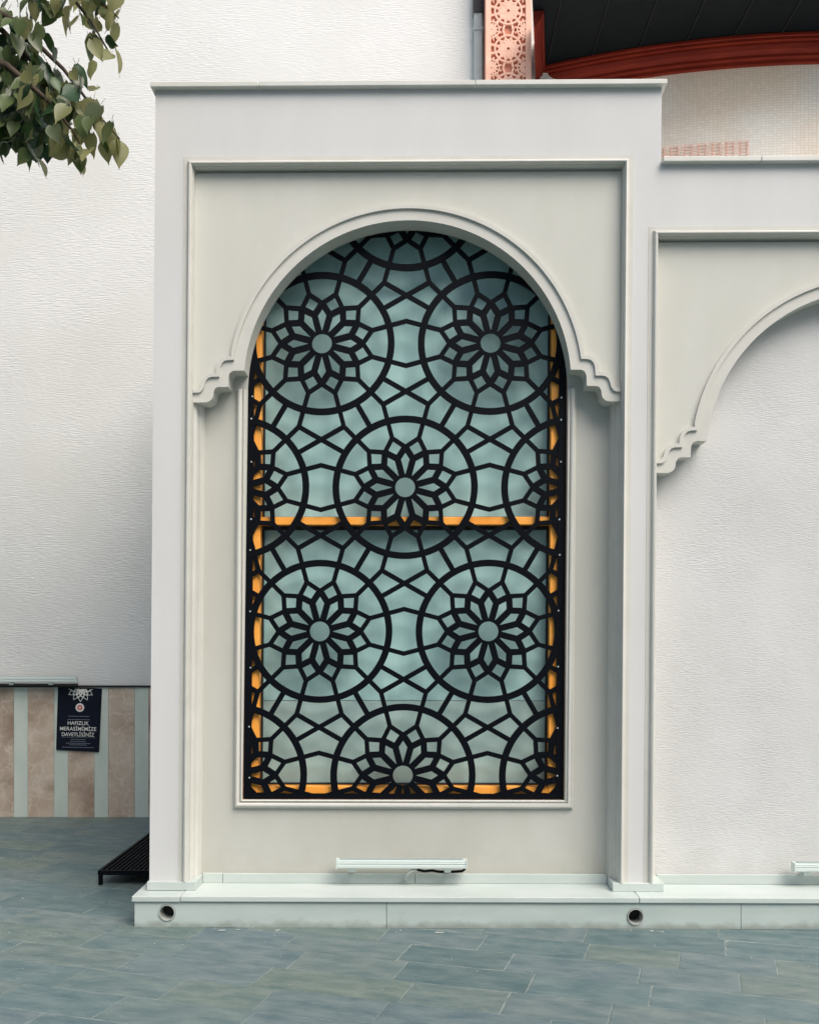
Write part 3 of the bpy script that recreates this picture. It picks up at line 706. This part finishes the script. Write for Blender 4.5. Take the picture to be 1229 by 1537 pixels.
# ------------------------------------------------------------------ tree at the upper left
T = thing('tree', 'broad-leaved tree reaching in at the upper left with drooping heart-shaped leaves', 'tree', loc=(-4.3, -.4, 0))
def tl(pts): return [(p[0]+4.3, p[1]+.4, p[2]) for p in pts]
MB().tube(tl([(-4.3,-.4,-.05),(-4.28,-.38,1.2),(-4.2,-.42,2.4),(-4.15,-.4,3.4),(-4.1,-.35,4.4),(-3.95,-.4,5.4)]), [.17,.13,.12,.105,.08,.04], 14).build('trunk', M['bark'], T, smooth=True)
def wpt(p, q): return p
branches = [
 [(-4.15,-.4,3.4),(-3.5,-.5,4.1),(-2.9,-.45,4.5),(-2.3,-.45,4.62),(-1.95,-.42,4.44),(-1.72,-.40,4.22),(-1.55,-.38,4.0),(-1.46,-.36,3.90)],
 [(-4.1,-.35,4.2),(-3.2,-.3,4.75),(-2.4,-.35,4.85),(-1.98,-.38,4.78),(-1.72,-.4,4.62),(-1.58,-.4,4.44),(-1.50,-.38,4.30)],
 [(-3.5,-.5,4.1),(-2.8,-.6,4.2),(-2.3,-.55,4.26),(-1.95,-.5,4.18),(-1.76,-.48,4.02),(-1.66,-.45,3.90),(-1.60,-.44,3.78)],
 [(-2.8,-.6,4.2),(-2.45,-.5,4.1),(-2.15,-.45,4.02),(-1.98,-.42,3.92),(-1.88,-.4,3.86)],
 [(-3.2,-.3,4.75),(-2.5,-.2,5.0),(-2.0,-.3,4.82),(-1.74,-.34,4.66),(-1.56,-.34,4.58),(-1.47,-.34,4.50)],
 [(-2.3,-.45,4.62),(-2.1,-.35,4.5),(-1.95,-.3,4.36),(-1.82,-.28,4.2),(-1.74,-.26,4.12)],
]
for b_ in branches:
    n = len(b_); MB().tube(tl(b_), [max(.004, .045*(1-i/(n-1))**1.6+.003) if b_[0][0] < -3.4 else max(.003,.018*(1-i/(n-1))+.002) for i in range(n)], 7).build('branch', M['bark'], T, smooth=True)
def leaf_mesh(kind, mm):
    rr = random.Random(kind*5+1); L = .104; Wd = (.036,.031,.040)[kind % 3]
    prof_ = [(0,.30),(.03,.70),(.16,.97),(.32,1.0),(.52,.80),(.72,.44),(.86,.15),(1.0,0)]
    vs, fs = [], []; b = MB()
    for i, (t, wv) in enumerate(prof_):
        z = -t*L; cu = -.018*(t**2)*(1 if kind % 2 else -.6); lift = .012*wv + rr.uniform(-.002,.002)
        zz = z + (.010 if i == 0 else 0)
        vs += [(-wv*Wd, cu-lift, zz), (0, cu, z), (wv*Wd, cu-lift+rr.uniform(-.003,.003), zz)]
    for i in range(len(prof_)-1):
        for k in range(2): fs.append((i*3+k, i*3+k+1, (i+1)*3+k+1, (i+1)*3+k))
    b.add(vs, fs); b.tube([(0,0,0),(.001,-.004,.018),(0,-.002,.034)], .0011, 4)
    me = bpy.data.meshes.new('leaf'); me.from_pydata(b.v, [], b.f); me.materials.append(mm)
    for p in me.polygons: p.use_smooth = True
    return me
LMESH = [[leaf_mesh(k, m_) for k in range(3)] for m_ in LM]
def proj(p):
    d = p[1]+5.2; return (614.5 + 1500*(p[0]/d + .011), 950 - 1500*(p[2]-1.5)/d)
rl = random.Random(21); cnt = 0
def leaf_rot(): return (rl.gauss(-.15,.4), rl.gauss(0,.42), rl.uniform(-2.6,2.6) if rl.random() < .45 else rl.gauss(0,.8))
cands = []
for bi, b_ in enumerate(branches):
    pts = [Vector(p) for p in b_]
    for i in range(len(pts)-1):
        a, c_ = pts[i], pts[i+1]
        if c_.x < -2.35: continue
        n = int((c_-a).length / (.0105 if bi in (0,2,3,5) else .017))
        for k in range(n):
            t = k/n; p = a.lerp(c_, t); end = (i+t)/(len(pts)-1)
            sp_ = .12*(1-end)+.035
            cands.append(p + Vector((rl.gauss(0,sp_), rl.gauss(0,sp_*.9), rl.gauss(-.01,sp_*.85))))
rl.shuffle(cands)
for p in cands:
    q = proj(p - Vector((0,0,.05)))
    if not (-25 < q[0] < 182 and -30 < q[1] < 270): continue
    # the crown opens into gaps between the branch tips
    if 60 < q[0] < 125 and 72 < q[1] < 100 and rl.random() < .7: continue
    if q[0] > 125 and 110 < q[1] < 140 : continue
    if 60 < q[0] < 105 and 30 < q[1] < 60 and rl.random() < .7: continue
    if cnt >= 299: break
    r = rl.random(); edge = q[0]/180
    ki = 2 if r < (edge-.12)*.95 else (1 if r < .45 + edge*.35 else 0)  # shaded tones inside the crown, lit tones towards its right edge
    s_ = rl.uniform(.78, 1.28)
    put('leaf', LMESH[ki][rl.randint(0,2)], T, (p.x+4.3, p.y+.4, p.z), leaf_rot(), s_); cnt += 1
print('leaves', cnt, len(cands))
# rest of the crown, mostly out of the frame
cv, cf = [], []
base_l = [(-.040,-.008,-.03),(0,0,0),(.040,-.008,-.03),(.030,-.010,-.065),(0,-.006,-.1),(-.030,-.010,-.065),(0,0,-.045)]
bf = [(0,1,6),(1,2,6),(2,3,6),(3,4,6),(4,5,6),(5,0,6)]
k = 0
while k < 7500:
    c_ = Vector((rl.gauss(0,1), rl.gauss(0,1), rl.gauss(0,1))).normalized() * (rl.random()**.4)
    p = Vector((-4.1+c_.x*2.15, -.35+c_.y*1.7, 5.15+c_.z*1.5)); k += 1
    if math.sin(p.x*5.1+p.z*3.3)*math.sin(p.y*4.7-p.z*4.1) < -.25: continue
    if p.y > 2.5: continue
    q = proj(p)
    inside = q[0] > -32 and q[1] > -60
    if inside and not (q[0] < 78 and 55 < q[1] < 205 and rl.random() < .9): continue
    e = Matrix.Rotation(rl.uniform(-3,3),4,'Z') @ Matrix.Rotation(rl.gauss(0,.5),4,'X') @ Matrix.Rotation(rl.gauss(0,.5),4,'Y')
    n0 = len(cv); cv += [tuple((e @ Vector(v)) + p + Vector((4.3,.4,0))) for v in base_l]; cf += [tuple(i+n0 for i in f) for f in bf]
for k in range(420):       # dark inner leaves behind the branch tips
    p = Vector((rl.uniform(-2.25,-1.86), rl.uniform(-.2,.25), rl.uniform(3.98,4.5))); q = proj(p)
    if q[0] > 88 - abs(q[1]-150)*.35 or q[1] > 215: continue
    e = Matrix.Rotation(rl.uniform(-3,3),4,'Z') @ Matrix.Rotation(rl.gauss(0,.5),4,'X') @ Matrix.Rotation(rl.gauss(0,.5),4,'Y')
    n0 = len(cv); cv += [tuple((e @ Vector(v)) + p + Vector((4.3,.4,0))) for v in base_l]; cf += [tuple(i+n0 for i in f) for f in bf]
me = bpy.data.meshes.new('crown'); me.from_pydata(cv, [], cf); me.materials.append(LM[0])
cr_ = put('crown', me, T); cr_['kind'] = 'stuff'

# ------------------------------------------------------------------ mortar crumbs and dry bits at the foot of the plinth
cm = MB(); rc = random.Random(9)
def blob(x, y, a, b, ang):
    n = 9; pts = []
    for i in range(n):
        t = 2*math.pi*i/n; r = rc.uniform(.7,1.15); u, v = a*r*math.cos(t), b*r*math.sin(t)
        pts.append((x+u*math.cos(ang)-v*math.sin(ang), y+u*math.sin(ang)+v*math.cos(ang)))
    cm.hprism(pts, .0008, .0032)
for x, y, a, b, ang in ((-1.0,-.175,.022,.008,.3),(-.92,-.165,.014,.004,.5),(-.72,-.17,.016,.005,.7),(.09,-.2,.026,.006,0),(1.16,-.165,.012,.008,.3),(-.1,-.17,.008,.004,.3),(1.2,-.18,.02,.004,-.3)): blob(x,y,a,b,ang)
for k in range(80):
    x = rc.uniform(-2.1,2.0); y = -.135 - abs(rc.gauss(0,.35)); s_ = rc.uniform(.0012,.0038)
    blob(x, y, s_, s_*rc.uniform(.4,.9), rc.uniform(0,3))
for k in range(40): 
    s_ = rc.uniform(.002,.005); blob(rc.uniform(-2.9,-1.95), rc.uniform(0,2.6), s_, s_*.6, rc.uniform(0,3))
tag(cm.build('crumbs', M['crumb']), 'pale mortar crumbs and dry specks scattered on the paving', 'debris', kind='stuff')
